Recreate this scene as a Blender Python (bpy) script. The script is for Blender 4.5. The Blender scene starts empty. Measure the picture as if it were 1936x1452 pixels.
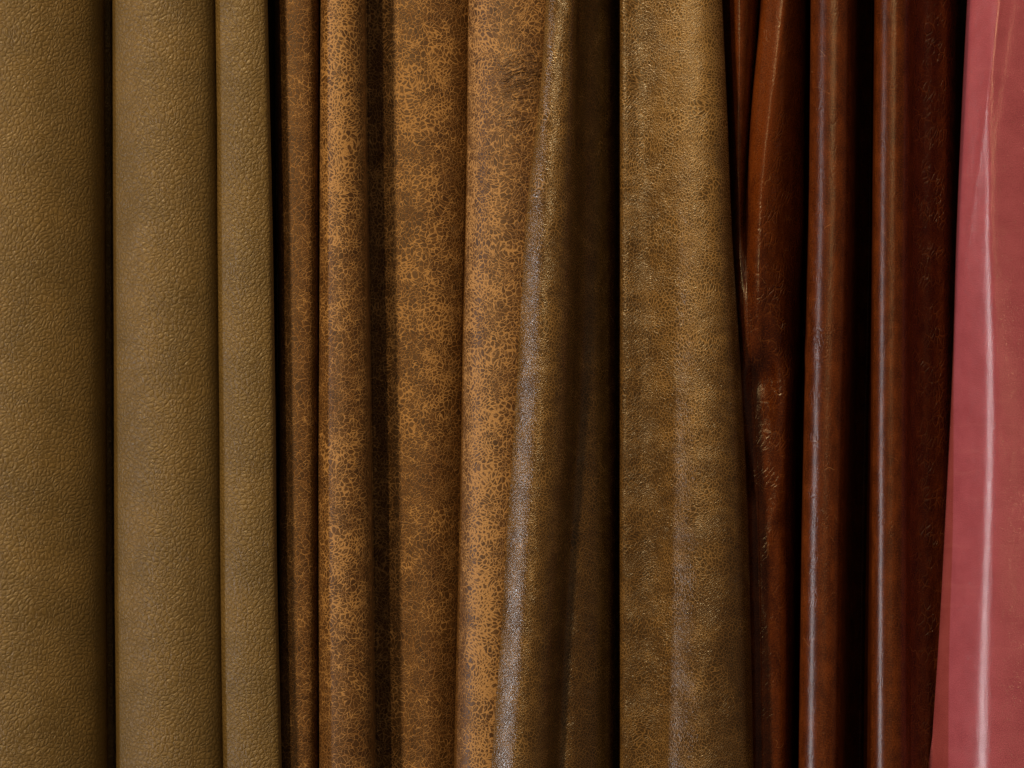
import bpy, math
import numpy as np

# ------------------------------------------------------------------ scene, camera, light
C = bpy.context.scene
S = 0.00025                      # metres per unit of measured width (0.25 mm)
CAM_D = 2.4

cam_d = bpy.data.cameras.new("camera")
cam = bpy.data.objects.new("camera", cam_d)
C.collection.objects.link(cam)
cam.location = (0, -CAM_D, 0)
cam.rotation_euler = (math.radians(90), 0, 0)
cam_d.sensor_width = 36
cam_d.lens = 36 * CAM_D / (1936 * S)
cam_d.clip_start = 0.05
cam_d.clip_end = 60
C.camera = cam

w = bpy.data.worlds.new("World")
C.world = w
w.use_nodes = True
bg = w.node_tree.nodes["Background"]
bg.inputs[0].default_value = (0.9, 0.78, 0.6, 1)
bg.inputs[1].default_value = 0.075

def area_lamp(name, az, dist, z, sx, sy, power, col):
    """rectangular lamp at azimuth az (degrees, negative = left of the camera axis), facing the leather"""
    d = bpy.data.lights.new(name, 'AREA')
    d.shape = 'RECTANGLE'; d.size = sx; d.size_y = sy; d.energy = power; d.color = col
    o = bpy.data.objects.new(name, d)
    C.collection.objects.link(o)
    a = math.radians(az)
    o.location = (dist * math.sin(a), -dist * math.cos(a), z)
    o.rotation_euler = (math.radians(90) - math.atan2(z, dist), 0, a)
    return o

area_lamp("warm_lamp", -37, 2.2, 1.5, 0.16, 0.6, 54, (1.0, 0.70, 0.34))
area_lamp("spot_lamp", -23, 2.4, 0.75, 0.05, 0.9, 9.5, (1.0, 0.66, 0.28))  # added accent, unseen: places the warm highlight lines on the tube folds
area_lamp("window_light", -75, 2.6, -0.50, 0.09, 1.3, 20, (0.95, 0.95, 0.98))
area_lamp("room_light", 36, 2.3, 2.0, 1.2, 1.2, 10, (1.0, 0.74, 0.42))  # added soft fill, no source seen: lifts the shadowed strips

C.view_settings.view_transform = 'Standard'
C.view_settings.look = 'None'
C.view_settings.exposure = 0
C.view_settings.gamma = 1

# ------------------------------------------------------------------ node helpers
class NT:
    def __init__(s, name):
        s.m = bpy.data.materials.new(name); s.m.use_nodes = True
        s.t = s.m.node_tree; s.t.nodes.clear()
        s.out = s.t.nodes.new('ShaderNodeOutputMaterial')
        s.b = s.t.nodes.new('ShaderNodeBsdfPrincipled')
        s.t.links.new(s.b.outputs[0], s.out.inputs[0])
        s.uv = s.n('ShaderNodeUVMap').outputs[0]
    def n(s, k): return s.t.nodes.new(k)
    def put(s, v, inp):
        if isinstance(v, (int, float)):
            inp.default_value = v
        elif isinstance(v, tuple):
            inp.default_value = v if len(v) == len(inp.default_value) else (*v, 1)
        else:
            s.t.links.new(v, inp)
    def math(s, op, a, b=0.0, c=None, clamp=False):
        x = s.n('ShaderNodeMath'); x.operation = op; x.use_clamp = clamp
        s.put(a, x.inputs[0]); s.put(b, x.inputs[1])
        if c is not None: s.put(c, x.inputs[2])
        return x.outputs[0]
    def add(s, a, b): return s.math('ADD', a, b)
    def mul(s, a, b): return s.math('MULTIPLY', a, b)
    def sub(s, a, b): return s.math('SUBTRACT', a, b)
    def vmath(s, op, a, b):
        x = s.n('ShaderNodeVectorMath'); x.operation = op
        s.put(a, x.inputs[0]); s.put(b, x.inputs[1]); return x.outputs[0]
    def vscale(s, a, f):
        x = s.n('ShaderNodeVectorMath'); x.operation = 'SCALE'
        s.put(a, x.inputs[0]); s.put(f, x.inputs['Scale']); return x.outputs[0]
    def mapping(s, v, rot=0, scale=(1, 1, 1), loc=(0, 0, 0)):
        if rot:                                  # turn first, then stretch
            y = s.n('ShaderNodeMapping'); s.put(v, y.inputs[0])
            y.inputs['Rotation'].default_value = (0, 0, math.radians(rot)); v = y.outputs[0]; rot = 0
        x = s.n('ShaderNodeMapping'); s.put(v, x.inputs[0])
        x.inputs['Rotation'].default_value = (0, 0, math.radians(rot))
        x.inputs['Scale'].default_value = scale; x.inputs['Location'].default_value = loc
        return x.outputs[0]
    def noise(s, v, scale, detail=2, rough=0.5, dist=0.0, col=False):
        x = s.n('ShaderNodeTexNoise'); s.put(v, x.inputs['Vector'])
        x.inputs['Scale'].default_value = scale; x.inputs['Detail'].default_value = detail
        x.inputs['Roughness'].default_value = rough; x.inputs['Distortion'].default_value = dist
        return x.outputs['Color'] if col else x.outputs['Fac']
    def warp(s, v, scale, amt, detail=2):
        c = s.noise(v, scale, detail, col=True)
        c = s.vmath('SUBTRACT', c, (0.5, 0.5, 0.5))
        return s.vmath('ADD', v, s.vscale(c, amt))
    def voro(s, v, scale, feature='DISTANCE_TO_EDGE', rnd=1.0, out='Distance'):
        x = s.n('ShaderNodeTexVoronoi'); x.feature = feature; x.voronoi_dimensions = '2D'
        s.put(v, x.inputs['Vector']); x.inputs['Scale'].default_value = scale
        x.inputs['Randomness'].default_value = rnd
        return x.outputs[out]
    def step(s, v, a, b, lo=0.0, hi=1.0):
        x = s.n('ShaderNodeMapRange'); x.interpolation_type = 'SMOOTHSTEP'
        s.put(v, x.inputs[0]); s.put(a, x.inputs[1]); s.put(b, x.inputs[2])
        s.put(lo, x.inputs[3]); s.put(hi, x.inputs[4]); return x.outputs[0]
    def mix(s, f, a, b):
        x = s.n('ShaderNodeMix'); x.data_type = 'RGBA'
        s.put(f, x.inputs[0]); s.put(a, x.inputs[6]); s.put(b, x.inputs[7]); return x.outputs[2]
    def attr(s, name):
        x = s.n('ShaderNodeAttribute'); x.attribute_name = name; return x.outputs['Fac']
    def bump(s, h, dist, strength=1.0, prev=None):
        x = s.n('ShaderNodeBump'); s.put(h, x.inputs['Height'])
        x.inputs['Distance'].default_value = dist; x.inputs['Strength'].default_value = strength
        if prev is not None: s.put(prev, x.inputs['Normal'])
        return x.outputs[0]
    def fin(s, col, rough, nrm, spec=0.5, grain=0.8):
        g = s.noise(s.uv, 62, 2, 0.7)                # pores and pigment speckle
        k = s.step(g, 0.25, 0.75, 1 - grain * 0.5, 1 + grain * 0.5)
        col = s.vscale(col, k)
        s.put(col, s.b.inputs['Base Color']); s.put(rough, s.b.inputs['Roughness'])
        s.put(nrm, s.b.inputs['Normal']); s.put(spec, s.b.inputs['Specular IOR Level'])
        return s.m

# ------------------------------------------------------------------ leather materials
def mat_pebbled():
    t = NT("pebbled_olive_leather")
    v = t.warp(t.uv, 1.1, 0.32, 1)
    v = t.warp(v, 7, 0.07, 2)
    v = t.mapping(v, 36, (1.0, 0.88, 1))
    e = t.voro(v, 11.2)
    e2 = t.voro(t.mapping(v, 0, (1, 1, 1), (3.3, 1.7, 0)), 25)
    pil = t.math('POWER', t.step(e, -0.05, 0.42), 0.7)
    pil2 = t.step(e2, 0.0, 0.22)
    crease = t.voro(t.mapping(t.warp(t.uv, 2.2, 0.35), 38, (1.0, 0.34, 1)), 7.0)
    crs = t.step(crease, 0.0, 0.10)
    h = t.add(t.mul(pil, 0.62), t.add(t.mul(pil2, 0.20), t.mul(crs, 0.15)))
    fine = t.noise(t.uv, 60, 2)
    big = t.noise(t.uv, 0.9, 4, 0.6)
    col = t.mix(t.step(big, 0.3, 0.7), (0.142, 0.097, 0.035), (0.196, 0.131, 0.046))
    col = t.mix(t.mul(t.sub(1.0, t.mul(pil, crs)), 0.45), col, (0.10, 0.060, 0.019))
    n = t.bump(h, 0.00044, 1.0)
    n = t.bump(fine, 0.00003, 0.6, n)
    return t.fin(col, t.add(0.36, t.mul(fine, 0.14)), n, 0.5, 0.3)

def mat_crackled():
    t = NT("crackled_tan_leather")
    v0 = t.warp(t.uv, 1.3, 0.45, 1)
    v = t.warp(t.warp(v0, 3.2, 0.17, 1), 9, 0.085, 2)
    a = t.voro(v, 13.2)
    b = t.voro(t.mapping(v, 20, (1, 0.8, 1), (5.1, 2.2, 0)), 25)
    big = t.voro(t.mapping(t.warp(t.uv, 4, 0.22), 30, (1, 0.72, 1), (1.1, 7.2, 0)), 3.6)
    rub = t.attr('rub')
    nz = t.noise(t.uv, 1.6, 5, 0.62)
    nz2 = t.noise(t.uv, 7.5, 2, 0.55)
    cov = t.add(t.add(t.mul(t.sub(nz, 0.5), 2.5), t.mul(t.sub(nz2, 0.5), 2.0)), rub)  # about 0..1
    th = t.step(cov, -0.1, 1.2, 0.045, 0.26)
    wob = t.mul(t.sub(t.noise(t.uv, 42, 3, 0.65), 0.5), 0.12)
    cell = t.step(t.add(a, wob), t.sub(th, 0.035), t.add(th, 0.055))     # 1 inside the dark islands
    thb = t.mul(th, 0.62)
    cellb = t.step(t.add(b, t.mul(wob, 0.6)), t.sub(thb, 0.05), t.add(thb, 0.09))
    useb = t.step(t.noise(t.uv, 4.3, 2), 0.52, 0.66)
    dark = t.mul(cell, t.add(t.sub(1.0, useb), t.mul(useb, t.add(0.15, t.mul(cellb, 0.85)))))
    bl = t.step(big, 0.004, 0.032)
    dark = t.mul(dark, t.add(0.3, t.mul(bl, 0.7)))
    tone = t.noise(t.uv, 1.6, 3)
    fibre = t.noise(t.uv, 45, 3, 0.6)
    tan = t.mix(t.step(fibre, 0.3, 0.7), (0.310, 0.166, 0.062), (0.46, 0.264, 0.102))
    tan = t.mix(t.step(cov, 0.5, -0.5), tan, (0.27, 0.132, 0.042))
    brn = t.mix(t.step(tone, 0.35, 0.65), (0.046, 0.020, 0.0068), (0.080, 0.037, 0.0125))
    cid = t.voro(v, 13.2, 'F1', 1.0, 'Color')
    sx = t.n('ShaderNodeSeparateXYZ'); t.put(cid, sx.inputs[0])
    brn = t.mix(t.mul(sx.outputs[0], 0.45), brn, (0.12, 0.056, 0.019))
    col = t.mix(t.mul(dark, t.add(0.84, t.mul(sx.outputs[1], 0.16))), tan, brn)
    wr = t.attr('wrinkle')
    ww = t.noise(t.mapping(t.warp(t.uv, 3, 0.2), -14, (1.3, 7.5, 1)), 1.5, 3, 0.55)
    wrid = t.math('ABSOLUTE', t.sub(ww, 0.5))
    wcr = t.mul(t.step(wrid, 0.045, 0.0), wr)
    col = t.mix(t.mul(wcr, 0.75), col, (0.05, 0.018, 0.006))
    h = t.add(t.mul(dark, 0.55), t.mul(fibre, 0.18))
    n = t.bump(h, 0.00016, 1.0)
    n = t.bump(t.mul(t.add(ww, t.mul(wrid, 2.0)), wr), 0.0035, 1.0, n)
    rough = t.add(t.mul(dark, -0.12), 0.60)
    return t.fin(col, rough, n, 0.45)

def mat_waxed():
    t = NT("waxed_olive_brown_leather")
    v0 = t.warp(t.uv, 1.2, 0.6, 1)
    v = t.warp(v0, 9, 0.07, 2)
    v = t.mapping(v, 30, (1, 0.74, 1))
    a = t.voro(v, 22)
    b = t.voro(t.mapping(v, 15, (1, 1, 1), (4.1, 0.2, 0)), 36)
    l1 = t.voro(t.mapping(t.warp(t.uv, 3.0, 0.3), 48, (1, 0.42, 1)), 8.5)
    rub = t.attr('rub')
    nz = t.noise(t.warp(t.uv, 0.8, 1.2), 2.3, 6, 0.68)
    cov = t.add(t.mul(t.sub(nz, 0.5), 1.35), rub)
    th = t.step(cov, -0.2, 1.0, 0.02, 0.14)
    ln = t.step(a, t.add(th, 0.075), th)          # 1 on the tan lines
    ln2 = t.mul(t.step(b, 0.10, 0.0), 0.45)
    ln3 = t.step(l1, 0.045, 0.0)
    line = t.math('MAXIMUM', t.math('MAXIMUM', ln, ln2), t.mul(ln3, 0.7))
    line = t.mul(line, t.step(cov, -0.9, 0.5, 0.45, 1.0))
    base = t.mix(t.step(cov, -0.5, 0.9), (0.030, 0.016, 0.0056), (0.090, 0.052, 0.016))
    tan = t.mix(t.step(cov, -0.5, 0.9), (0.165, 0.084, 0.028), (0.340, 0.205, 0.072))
    col = t.mix(line, base, tan)
    h = t.add(t.mul(t.step(a, 0.0, 0.26), 0.7), t.add(t.mul(t.step(b, 0, .2), 0.3), t.mul(t.step(l1, 0, .09), 0.35)))
    fine = t.noise(t.uv, 55, 3)
    n = t.bump(h, 0.00007, 0.9)
    n = t.bump(fine, 0.00004, 0.7, n)
    return t.fin(col, t.add(0.17, t.mul(line, 0.12)), n, 0.6)

def mat_cognac():
    t = NT("glossy_cognac_leather")
    v = t.warp(t.uv, 2.0, 0.35, 2)
    a = t.voro(t.mapping(v, 22, (1, 0.42, 1)), 11)
    g = t.noise(t.uv, 34, 3, 0.6)
    fine = t.noise(t.uv, 70, 2)
    wr = t.attr('wrinkle')
    mask = t.mul(t.step(t.noise(t.uv, 2.6, 2), 0.40, 0.62), t.add(0.12, wr))
    wrl = t.mul(t.step(a, 0.10, 0.0), mask)
    # a few pale scratches
    sv = t.mapping(t.warp(t.uv, 1.4, 0.9, 2), 24, (0.45, 1.5, 1))
    sc = t.mul(t.step(t.voro(sv, 2.2), 0.010, 0.0), t.step(t.noise(t.uv, 3.3, 2), 0.56, 0.66))
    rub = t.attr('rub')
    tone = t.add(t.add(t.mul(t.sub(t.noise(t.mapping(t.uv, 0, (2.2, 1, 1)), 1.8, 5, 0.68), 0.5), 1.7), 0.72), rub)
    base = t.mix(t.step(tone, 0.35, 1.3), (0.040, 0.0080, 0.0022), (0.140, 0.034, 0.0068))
    base = t.mix(t.mul(t.step(g, 0.48, 0.66), 0.40), base, (0.175, 0.046, 0.0085))
    base = t.mix(t.mul(t.step(g, 0.50, 0.34), 0.45), base, (0.030, 0.006, 0.002))
    col = t.mix(t.mul(wrl, 0.60), base, (0.22, 0.075, 0.02))
    col = t.mix(t.mul(sc, 0.6), col, (0.34, 0.16, 0.07))
    n = t.bump(t.mul(t.step(a, 0.0, 0.25), t.add(mask, 0.01)), 0.00022, 1.0)
    ww = t.noise(t.mapping(t.warp(t.uv, 2, 0.4), 20, (3.0, 1.0, 1)), 2.4, 3, 0.5)
    n = t.bump(t.mul(ww, wr), 0.0004, 1.0, n)
    n = t.bump(g, 0.00007, 0.9, n)
    n = t.bump(fine, 0.00004, 0.8, n)
    return t.fin(col, t.add(0.17, t.mul(g, 0.13)), n, 0.42)

def mat_pink():
    t = NT("glossy_pink_leather")
    fine = t.noise(t.mapping(t.uv, 12, (1.3, 0.8, 1)), 38, 3, 0.6)
    sp = t.voro(t.warp(t.uv, 12, 0.04), 42)
    big = t.noise(t.uv, 1.6, 5, 0.65)
    str_ = t.noise(t.mapping(t.warp(t.uv, 1.5, 0.3), 6, (9, 0.8, 1)), 1.2, 3)
    hz = t.noise(t.mapping(t.warp(t.uv, 1.0, 0.3), 0, (0.4, 5.0, 1)), 1.2, 4)
    col = t.mix(t.step(big, 0.3, 0.7), (0.300, 0.064, 0.102), (0.375, 0.090, 0.138))
    col = t.mix(t.mul(t.step(fine, 0.35, 0.7), 0.4), col, (0.42, 0.120, 0.165))
    col = t.mix(t.mul(t.step(hz, 0.56, 0.74), 0.25), col, (0.44, 0.14, 0.175))
    n = t.bump(t.step(sp, 0.0, 0.3), 0.00002, 0.8)
    n = t.bump(fine, 0.00008, 0.9, n)
    n = t.bump(t.mul(str_, 0.5), 0.00012, 0.5, n)
    return t.fin(col, t.add(0.07, t.mul(fine, 0.10)), n, 0.9)

def mat_wall():
    t = NT("dark_painted_wall")
    n = t.noise(t.uv, 30, 4)
    col = t.mix(n, (0.012, 0.009, 0.007), (0.022, 0.017, 0.013))
    return t.fin(col, 0.8, t.bump(n, 0.0004), 0.3)

# ------------------------------------------------------------------ numeric helpers
def vnoise(u, v, cell, seed, cellv=None):
    """smooth value noise in -1..1"""
    cellv = cellv or cell
    r = np.random.RandomState(seed)
    G = r.rand(257, 257) * 2 - 1
    x = u / cell + 500.3; y = v / cellv + 500.7
    xi = np.floor(x).astype(int); yi = np.floor(y).astype(int)
    fx = x - xi; fy = y - yi
    fx = fx * fx * fx * (fx * (fx * 6 - 15) + 10); fy = fy * fy * fy * (fy * (fy * 6 - 15) + 10)
    xi %= 256; yi %= 256
    a = G[xi, yi]; b = G[xi + 1, yi]; c = G[xi, yi + 1]; d = G[xi + 1, yi + 1]
    return (a * (1 - fx) + b * fx) * (1 - fy) + (c * (1 - fx) + d * fx) * fy

def weights(tk, ts):
    """matrix of non-uniform Catmull-Rom weights: knots tk, samples ts (linear beyond the ends)"""
    n = len(tk)
    D = np.zeros((n, n))
    for i in range(n):
        if i == 0: D[0, 0] = -1 / (tk[1] - tk[0]); D[0, 1] = -D[0, 0]
        elif i == n - 1: D[i, i] = 1 / (tk[i] - tk[i - 1]); D[i, i - 1] = -D[i, i]
        else:
            h0 = tk[i] - tk[i - 1]; h1 = tk[i + 1] - tk[i]
            a = h1 / (h0 + h1); b = h0 / (h0 + h1)
            D[i, i] += a / h0 - b / h1; D[i, i - 1] -= a / h0; D[i, i + 1] += b / h1
    W = np.zeros((len(ts), n))
    E = np.eye(n)
    for k, t in enumerate(ts):
        if t <= tk[0]: W[k] = E[0] + (t - tk[0]) * D[0]; continue
        if t >= tk[-1]: W[k] = E[-1] + (t - tk[-1]) * D[-1]; continue
        i = np.searchsorted(tk, t, side='right') - 1
        h = tk[i + 1] - tk[i]; s = (t - tk[i]) / h
        W[k] = ((1 + 2 * s) * (1 - s) ** 2) * E[i] + (s * (1 - s) ** 2) * h * D[i] \
             + (s * s * (3 - 2 * s)) * E[i + 1] + (s * s * (s - 1)) * h * D[i + 1]
    return W

class Hide:
    """a hanging skin: control points across its width, each keyed at several heights"""
    def __init__(s, keys):
        s.k = np.array(keys, float); s.P = []; s.cuts = []; s.names = []
    def arr(s, v):
        return np.full(len(s.k), float(v)) if np.isscalar(v) else np.array(v, float)
    def pt(s, x, d):
        s.P.append((s.arr(x), s.arr(d))); return s
    def cut(s, name='fold'):
        s.cuts.append(len(s.P) - 1); s.names.append(name); return s
    def fold(s, L, R, base, ry, p=2.0, angs=(-100, -80, -60, -40, -20, 0, 20, 40, 60, 80, 100)):
        L = s.arr(L); R = s.arr(R); base = s.arr(base); ry = s.arr(ry)
        c = (L + R) / 2; r = (R - L) / 2
        for a in angs:
            sa = math.sin(math.radians(a)); ca = math.cos(math.radians(a))
            f = lambda q: math.copysign(abs(q) ** (2 / p), q)
            s.pt(c + r * f(sa), base + ry * f(ca))
        return s
    def build(s, label, category, mat, group=None, bumps=(), last='fold', und=1.2, rub=None, wrinkle=None, seed=1, thick=0.0012, soft=0):
        KX = np.array([p[0] for p in s.P]).T; KD = np.array([p[1] for p in s.P]).T   # keys x n
        dist = np.hypot(np.diff(KX, axis=1), np.diff(KD, axis=1)).mean(0) + 0.5
        tk = np.concatenate([[0], np.cumsum(dist ** 0.75)])
        idx = []; ts = []
        for i in range(len(dist)):
            m = max(2, int(round(dist[i] / 3.6)))
            idx.append(len(ts)); ts += list(tk[i] + (tk[i + 1] - tk[i]) * np.arange(m) / m)
        idx.append(len(ts)); ts.append(tk[-1])
        WC = weights(tk, ts)
        py = np.arange(-520, 1990, 7.0)
        WR = weights(s.k, np.clip(py, s.k[0] - 160, s.k[-1] + 160))
        X = WR @ KX @ WC.T; D = WR @ KD @ WC.T              # rows x cols
        if soft:                                            # thick supple skin: no sharp breaks
            q = np.exp(-0.5 * (np.arange(-10, 11) / soft) ** 2); q /= q.sum()
            sm = lambda A: np.stack([np.convolve(np.pad(r, 10, mode='edge'), q, 'valid') for r in A])
            X, D = sm(X), sm(D)
        PY = np.repeat(py[:, None], X.shape[1], 1)
        arc = np.concatenate([np.zeros((len(py), 1)), np.cumsum(np.hypot(np.diff(X, axis=1), np.diff(D, axis=1)), axis=1)], 1)
        arc = arc - arc.mean(1, keepdims=True) + arc.mean()
        arcm = arc.mean(0)[None, :].repeat(len(py), 0)
        # the skin is never perfectly drawn: slow undulations across the surface
        tx = np.gradient(X, axis=1); td = np.gradient(D, axis=1)
        ln = np.hypot(tx, td) + 1e-6
        nx, nd = -td / ln, tx / ln                          # outward (towards the room)
        h = und * (1.0 * vnoise(arcm, PY, 90, seed, 420) + 0.30 * vnoise(arcm, PY, 45, seed + 1, 190))
        for (bx, by, sx, sy, rot, amp) in bumps:
            dx = X - bx; dy = PY - by
            a = math.radians(rot); u = dx * math.cos(a) + dy * math.sin(a); v = -dx * math.sin(a) + dy * math.cos(a)
            h = h + amp * np.exp(-(u / sx) ** 2 - (v / sy) ** 2)
        X0 = X
        X = X + nx * h; D = D + nd * h
        def field(spec, base):
            f = np.full(X.shape, float(base))
            for (bx, by, sx, sy, amp) in (spec or ()):
                f += amp * np.exp(-((X0 - bx) / sx) ** 2 - ((PY - by) / sy) ** 2)
            return f
        RUB = field(rub[1], rub[0]) if rub else np.zeros(X.shape)  # patina, plus shade and light painted into the tone
        WRK = np.clip(field(wrinkle[1], wrinkle[0]), 0, 2) if wrinkle else np.zeros(X.shape)
        co = np.stack([(X - 968) * S, -D * S, (726 - PY) * S], -1)
        root = bpy.data.objects.new('leather_hide', None)
        C.collection.objects.link(root)
        root.location = (float(co[..., 0].mean()), 0.0, float(co[..., 2].min()))
        root.empty_display_size = 0.02
        root['label'] = label; root['category'] = category
        if group: root['group'] = group
        bounds = [0] + [idx[c] for c in s.cuts] + [X.shape[1] - 1]
        off = np.array(root.location)
        for c0, c1, part in zip(bounds[:-1], bounds[1:], s.names + [last]):
            sl = slice(c0, c1 + 1)
            V = (co[:, sl] - off).reshape(-1, 3)
            nr, nc = X.shape[0], c1 - c0 + 1
            ii = (np.arange(nr - 1)[:, None] * nc + np.arange(nc - 1)[None, :]).reshape(-1)
            # rows run downwards: lower-left, lower-right, upper-right, upper-left
            F = np.stack([ii + nc, ii + nc + 1, ii + 1, ii], -1)
            me = bpy.data.meshes.new(part)
            me.vertices.add(len(V)); me.vertices.foreach_set('co', V.astype(np.float32).ravel())
            me.loops.add(F.size); me.loops.foreach_set('vertex_index', F.astype(np.int32).ravel())
            me.polygons.add(len(F)); me.polygons.foreach_set('loop_start', (np.arange(len(F)) * 4).astype(np.int32))
            me.polygons.foreach_set('loop_total', np.full(len(F), 4, np.int32))
            me.update(calc_edges=True)
            me.polygons.foreach_set('use_smooth', np.ones(len(F), bool))
            uvl = me.uv_layers.new(name='UVMap')
            UV = np.stack([arc[:, sl] / 100 + seed * 7.3, -PY[:, sl] / 100], -1).reshape(-1, 2)
            uvl.data.foreach_set('uv', UV[F.ravel()].astype(np.float32).ravel())
            for nm, A in (('rub', RUB), ('wrinkle', WRK)):
                at = me.attributes.new(nm, 'FLOAT', 'POINT')
                at.data.foreach_set('value', A[:, sl].astype(np.float32).ravel())
            me.materials.append(mat)
            o = bpy.data.objects.new(part, me)
            C.collection.objects.link(o); o.parent = root
            md = o.modifiers.new('thickness', 'SOLIDIFY'); md.thickness = thick; md.offset = -1
        return root

# ------------------------------------------------------------------ the wall behind
me = bpy.data.meshes.new('wall')
hw, hh, yy = 0.9, 0.6, 0.085
me.from_pydata([(-hw, yy, -hh), (hw, yy, -hh), (hw, yy, hh), (-hw, yy, hh),
                (-hw, yy + .1, -hh), (hw, yy + .1, -hh), (hw, yy + .1, hh), (-hw, yy + .1, hh)], [],
               [(0, 1, 2, 3), (5, 4, 7, 6), (4, 0, 3, 7), (1, 5, 6, 2), (3, 2, 6, 7), (4, 5, 1, 0)])
uvl = me.uv_layers.new(name='UVMap')
for l in me.loops:
    c = me.vertices[l.vertex_index].co; uvl.data[l.index].uv = (c.x * 10, c.z * 10)
me.materials.append(mat_wall())
wall = bpy.data.objects.new('wall', me); C.collection.objects.link(wall); wall['kind'] = 'structure'

# ------------------------------------------------------------------ the hides, left to right
K5 = [0, 363, 726, 1089, 1452]

# 1. olive tan, pebbled
h = Hide(K5)
h.pt(-620, -120)
h.fold(-600, -400, 0, 90).pt(-380, -150).cut()
h.fold(-372, -175, 0, 95).pt(-168, -160).cut()
h.fold([-152, -150, -148, -150, -155], [194, 196, 197, 198, 200], -65, 135, 2.0)
h.pt([202, 203, 204, 206, 208], -90).cut()
h.fold([211, 212, 214, 215, 218], [432, 436, 440, 444, 448], -22, 104, 2.05, (-100, -80, -60, -40, -20, 0, 20, 38))
h.pt([407, 411, 415, 419, 424], 34).pt([414, 419, 423, 427, 432], 6).pt([418, 424, 428, 432, 436], -50)
h.pt([416, 420, 424, 428, 432], -90).cut()
h.fold([409, 413, 416, 419, 425], [530, 536, 542, 546, 554], 38, 40, 2.0, (-100, -80, -60, -40, -20, 0, 20))
h.pt([503, 511, 517, 521, 529], 70)
h.pt([508, 516, 522, 526, 534], 55)
h.pt([507, 515, 521, 525, 533], 30)
h.pt([500, 508, 514, 518, 526], -40)
h.pt([512, 514, 514, 512, 516], -110)
h.pt(470, -135)
h.build('olive tan pebble grained leather hide hanging in three broad matte folds at the far left', 'leather hide',
        mat_pebbled(), 'leather hides hanging side by side', seed=3, und=1.0,
        bumps=[(505, 200, 9, 500, 0, 0)])

# 2. crackled tan
h = Hide(K5)
h.pt(440, -170).pt([505, 508, 508, 506, 508], -150)
h.pt([519, 523, 525, 524, 526], -40).pt([528, 530, 531, 531, 532], 0).pt([541, 543, 545, 546, 547], 13).pt(566, 18).pt(586, 15).pt(597, -4).pt(603, -70)
h.pt(602, -160).cut()
h.fold([606, 604, 603, 603, 604], [689, 692, 698, 703, 707], 6, 44, 2.0)
h.pt([690, 693, 699, 704, 708], -60)
h.pt([692, 695, 701, 706, 710], -82).cut()
h.pt([706, 710, 716, 720, 724], -76)
h.pt([735, 740, 745, 748, 752], -60)
h.pt([775, 780, 782, 784, 786], -48)
h.pt([820, 822, 820, 818, 816], -46)
h.pt([860, 858, 852, 848, 842], [-56, -58, -60, -62, -64])
h.pt([888, 884, 876, 870, 864], [-80, -82, -84, -86, -88])
h.pt([898, 894, 886, 878, 872], -140).cut('flat_panel')
h.fold([885, 881, 873, 866, 858], [1085, 1065, 1030, 1005, 985], -30, [80, 76, 72, 70, 66], 2.0)
h.pt([1100, 1080, 1050, 1020, 1000], -160)
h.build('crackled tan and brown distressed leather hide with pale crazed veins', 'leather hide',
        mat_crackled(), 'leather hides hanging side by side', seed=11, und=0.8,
        rub=(0.16, [(560, 700, 40, 4000, -0.4), (640, 200, 30, 260, 0.55), (640, 1080, 30, 120, 0.2), (690, 520, 25, 120, -0.3),  # first spot paints the olive fold's shade onto the left panel
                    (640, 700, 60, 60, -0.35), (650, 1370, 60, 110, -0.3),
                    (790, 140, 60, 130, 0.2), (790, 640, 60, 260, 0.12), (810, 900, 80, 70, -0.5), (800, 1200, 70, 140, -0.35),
                    (830, 1380, 60, 120, -0.35), (870, 700, 18, 3000, -0.45), (735, 900, 12, 3000, 0.12),  # tall dark strip paints the shade where the panel turns back
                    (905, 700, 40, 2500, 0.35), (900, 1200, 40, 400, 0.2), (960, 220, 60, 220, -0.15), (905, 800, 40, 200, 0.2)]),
        wrinkle=(0.0, [(995, 140, 44, 34, 0.9), (985, 215, 34, 50, 0.35), (600, 980, 40, 20, 0)]))

# 3. waxed olive brown
K3 = [0, 200, 420, 726, 1000, 1200, 1452]
h = Hide(K3)
L = np.array([1032, 1018, 986, 962, 941, 929, 911.])
R = np.array([1098, 1097, 1094, 1086, 1070, 1058, 1047.])
h.pt(L + 60, -150).pt(L + 24, -90)
d = np.full(7, -2.0); o = 0
f = np.clip((R - L) / 128, 0.6, 1.0)
SL = ((3, [4.0] * 7), (7, [2.0, 2.0, 2.1, 2.3, 2.5, 2.5, 2.5]), (14, [.95, 1.0, 1.2, 1.5, 1.6, 1.6, 1.6]), (9, [.55, .62, .80, .88, .92, .92, .92]),
               (11, [.30, .38, .68, .76, .77, .77, .77]), (10, [.16, .20, .45, .68, .74, .76, .76]), (7, [.10, .12, .20, .40, .50, .52, .54]),
               (9, [.06, .06, .08, .12, .16, .18, .18]))
rise = sum(w_ * f * np.array(sl) for w_, sl in SL)
d = 76 - rise                                        # the crest of the fold stays plumb
h.pt(L + 4, d - 28).pt(L, d)
for w_, sl in SL:
    o += w_; d = d + w_ * f * np.array(sl); h.pt(L + o * f, d)
a = L + 70 * f
h.pt(a * .62 + R * .38, d - 4).pt(a * .3 + R * .7, d - 18).pt(R - 4, d - 38).pt(R + 3, d - 54)
h.pt(R + 12, 8)
h.pt([1124, 1124, 1119, 1108, 1094, 1084, 1074], [-8, -7, -4, 2, 6, 8, 9])
h.pt([1140, 1140, 1136, 1126, 1116, 1108, 1100], [-26, -24, -20, -8, 0, 3, 5])
h.pt([1152, 1152, 1150, 1144, 1138, 1132, 1126], [-52, -50, -46, -30, -16, -10, -6])
h.pt([1164, 1164, 1163, 1160, 1158, 1155, 1152], [-90, -88, -84, -70, -56, -48, -42])
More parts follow.
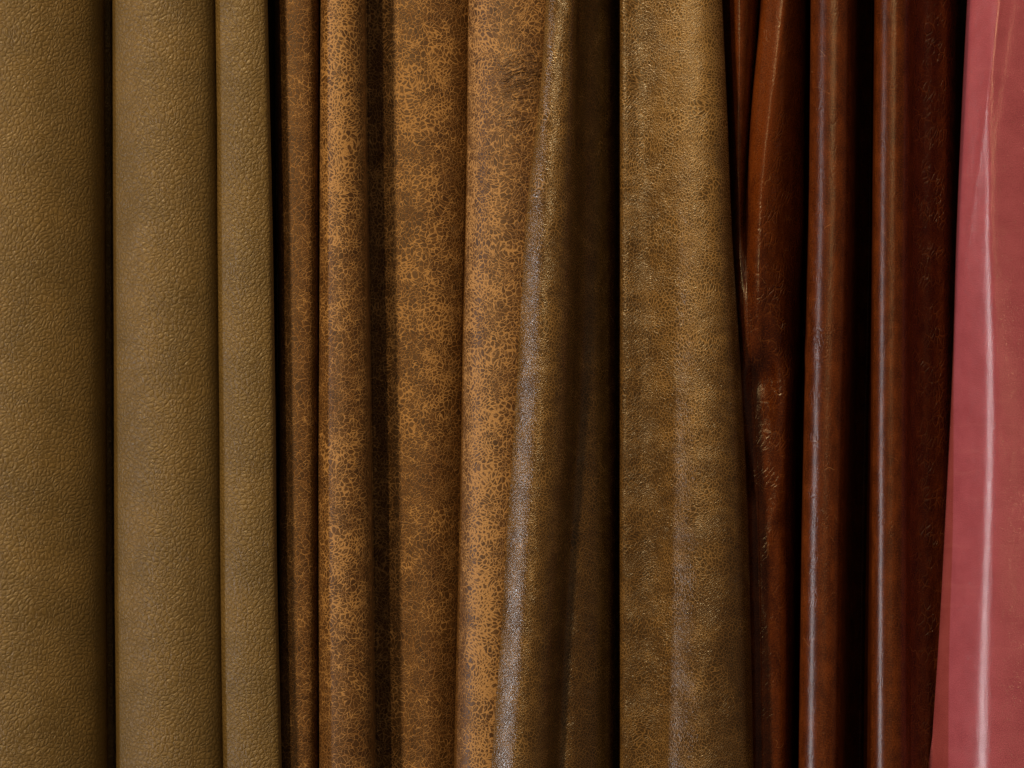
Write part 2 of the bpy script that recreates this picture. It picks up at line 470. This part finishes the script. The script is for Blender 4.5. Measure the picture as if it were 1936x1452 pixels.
h.pt(1178, -145)
h.pt(1190, -150).cut()
h.pt(1186, -90).pt(1174, -40).pt(1171.5, -24).pt(1173, -17)
h.pt(1182, -15).pt([1200, 1202, 1205, 1210, 1212, 1214, 1216], -14)
h.pt([1216, 1218, 1222, 1228, 1232, 1234, 1236], -11)
h.pt([1238, 1240, 1246, 1254, 1260, 1262, 1262], [-3, -2, -1, 0, 0, 0, 0])
h.pt([1268, 1270, 1275, 1282, 1288, 1290, 1290], [9, 10, 12, 14, 14, 14, 14])
h.pt([1310, 1312, 1316, 1324, 1330, 1332, 1332], [22, 23, 26, 29, 29, 29, 28])
Re = np.array([1366, 1375, 1384, 1403, 1415, 1420, 1425.])
h.pt(Re - 22, [20, 22, 24, 26, 25, 24, 22])
h.pt(Re - 7, [8, 9, 9, 8, 6, 5, 4]).pt(Re, [-6, -6, -6, -8, -10, -12, -14]).pt(Re - 2, -35).pt(Re - 30, -80)
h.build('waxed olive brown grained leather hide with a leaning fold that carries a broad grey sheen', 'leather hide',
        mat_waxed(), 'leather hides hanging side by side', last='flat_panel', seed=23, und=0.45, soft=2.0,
        rub=(0.15, [(1330, 60, 80, 260, 0.3), (1060, 120, 50, 260, 0.1), (1300, 620, 60, 260, 0.25), (1110, 700, 40, 2000, -0.35),  # tall dark strip paints shade into the hollow between the folds
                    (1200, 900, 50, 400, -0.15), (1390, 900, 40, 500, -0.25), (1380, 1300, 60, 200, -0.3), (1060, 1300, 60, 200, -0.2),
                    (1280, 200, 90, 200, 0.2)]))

# 4. cognac
K4 = [0, 110, 220, 420, 560, 660, 760, 860, 1000, 1200, 1452]
h = Hide(K4)
h.pt(1290, -150)
h.pt([1352, 1356, 1362, 1370, 1376, 1380, 1384, 1388, 1390, 1395, 1400], -85)
h.pt([1372, 1376, 1381, 1388, 1392, 1398, 1402, 1408, 1411, 1415, 1419], [-54, -52, -54, -56, -34, -34, -46, -54, -56, -56, -56])
h.pt([1386, 1388, 1390, 1394, 1398, 1403, 1408, 1414, 1418, 1422, 1425], [-36, -35, -38, -46, -26, -28, -42, -50, -52, -52, -52])
h.pt([1402, 1402, 1401, 1400, 1404, 1408, 1414, 1420, 1424, 1428, 1431], [-26, -26, -32, -42, -22, -24, -42, -47, -50, -50, -50])
h.pt([1420, 1417, 1412, 1405, 1409, 1413, 1420, 1426, 1430, 1434, 1437], [-40, -40, -44, -48, -20, -22, -44, -46, -50, -50, -50])
h.pt([1440, 1434, 1424, 1412, 1414, 1419, 1427, 1433, 1437, 1441, 1444], [-84, -80, -74, -58, -18, -21, -46, -46, -50, -50, -50])
h.cut()
h.pt([1443, 1432, 1422, 1416, 1419, 1426, 1434, 1440, 1444, 1448, 1451], [-46, -44, -46, -40, -14, -20, -46, -46, -50, -50, -50])
h.pt([1446, 1435, 1425, 1419, 1424, 1432, 1443, 1449, 1452, 1456, 1458], [-30, -28, -30, -28, -10, -19, -44, -45, -50, -50, -50])
h.pt([1462, 1451, 1440, 1428, 1432, 1440, 1455, 1460, 1463, 1467, 1468], [-18, -16, -18, -16, -6, -19, -41, -43, -50, -49, -49])
h.pt([1480, 1469, 1456, 1440, 1442, 1450, 1467, 1472, 1475, 1478, 1479], [-8, -6, -8, -10, -6, -22, -36, -42, -50, -50, -50])
h.pt([1490, 1482, 1474, 1458, 1460, 1468, 1481, 1484, 1486, 1489, 1489], [-12, -12, -16, -20, -14, -20, -34, -44, -56, -56, -58])
h.pt([1508, 1502, 1496, 1486, 1486, 1490, 1497, 1498, 1498, 1499, 1498], [-36, -36, -40, -46, -36, -38, -52, -62, -74, -76, -78])
h.pt([1528, 1526, 1522, 1518, 1514, 1512, 1510, 1508, 1508, 1508, 1506], [-80, -80, -84, -90, -94, -98, -96, -100, -108, -110, -112])
h.pt([1540, 1540, 1538, 1534, 1530, 1528, 1526, 1524, 1522, 1520, 1518], -160).cut()
Lc = np.array([1533, 1532, 1531, 1529, 1526, 1524, 1521, 1519, 1516, 1513, 1510.])
h.fold(Lc, Lc + 108, -8, 56, 2.0, (-100, -80, -60, -40, -20, 0))
h.pt(Lc + 64, 45).pt(Lc + 73, 34).pt(Lc + 81, 14).pt(Lc + 87, -14).pt(Lc + 94, -50).pt(Lc + 106, -78).pt(Lc + 120, -92).cut()
Ld = np.array([1652, 1651, 1650, 1648, 1647, 1646.5, 1646, 1645.5, 1645, 1644, 1643.])
h.fold(Ld, Ld + 90, 14, 47, 2.0, (-100, -80, -60, -40, -20, 0))
h.pt(Ld + 56, 57).pt(Ld + 64, 46).pt(Ld + 71, 28).pt(Ld + 79, 10).pt(Ld + 94, -7).pt(Ld + 118, -21).pt(Ld + 143, -38).pt(Ld + 160, -72)
h.pt(Ld + 172, -120).pt(Ld + 180, -170)
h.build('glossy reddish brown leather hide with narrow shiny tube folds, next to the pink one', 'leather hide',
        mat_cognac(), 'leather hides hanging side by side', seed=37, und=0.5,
        bumps=[(1440, 710, 26, 34, 30, -15), (1484, 770, 13, 52, 10, 6), (1470, 620, 34, 12, 30, 3), (1500, 700, 14, 60, 30, 3),
               (1430, 900, 10, 60, -12, 4), (1465, 980, 8, 80, 10, 3), (1455, 1200, 9, 120, -6, 3), (1760, 400, 10, 500, 0, 2)],
        rub=(0.0, [(1455, 200, 40, 260, 0.5), (1460, 640, 60, 140, -0.3)]),  # painted light on the upper fold, painted shade around the dent
        wrinkle=(0.0, [(1480, 500, 50, 300, 0.7), (1460, 900, 60, 500, 0.35), (1500, 150, 20, 200, 0.3), (1765, 400, 45, 2500, 1.0)]))

# 5. pink
h = Hide(K3)
Lp = np.array([1827, 1817, 1808, 1800, 1788, 1778, 1763.])
h.pt(Lp + 20, -60).pt(Lp + 4, -24)
g = np.array([.66, .62, .72, .92, 1.03, 1.08, 1.25])     # how far in from the edge the ridge runs
SL = ((4, [2.4] * 7), (12, [1.3, 1.3, 1.5, 1.9, 2.0, 2.0, 2.0]), (20, [1.15, 1.2, 1.3, 1.5, 1.5, 1.5, 1.5]), (24, [1.1, 1.15, 1.25, 1.35, 1.4, 1.4, 1.4]),
      (5, [.85, .9, .95, 1.0, 1.05, 1.05, 1.05]), (7, [.5, .5, .6, .77, .77, .77, .77]), (5, [.2, .22, .35, .58, .62, .64, .66]),
      (12, [.10, .12, .16, .36, .44, .47, .48]), (24, [.07, .08, .10, .26, .33, .33, .33]), (18, [.06, .06, .07, .16, .26, .26, .26]),
      (24, [.05, .05, .06, .10, .19, .19, .19]))
rise = sum(w_ * g * np.array(sl) for w_, sl in SL)
d = 150 - rise; o = 0
h.pt(Lp, d)
for w_, sl in SL:
    o += w_; d = d + w_ * g * np.array(sl); h.pt(Lp + o * g, d)
o2 = Lp + o * g
h.pt(o2 * .6 + (Lp + 290) * .4, d + 2).pt(Lp + 270, 134)
h.pt(Lp + 300, 40).pt(Lp + 340, -40).pt(Lp + 352, -120).cut()
h.fold(Lp + 350, Lp + 500, -20, 80).pt(Lp + 510, -140)
h.build('smooth glossy dusty pink leather hide with a bright highlight at the far right', 'leather hide',
        mat_pink(), 'leather hides hanging side by side', seed=51, und=0.45, soft=1.5,
        bumps=[(1862, 130, 5, 240, 7, 1.1), (1880, 140, 9, 260, 8, -0.9)])
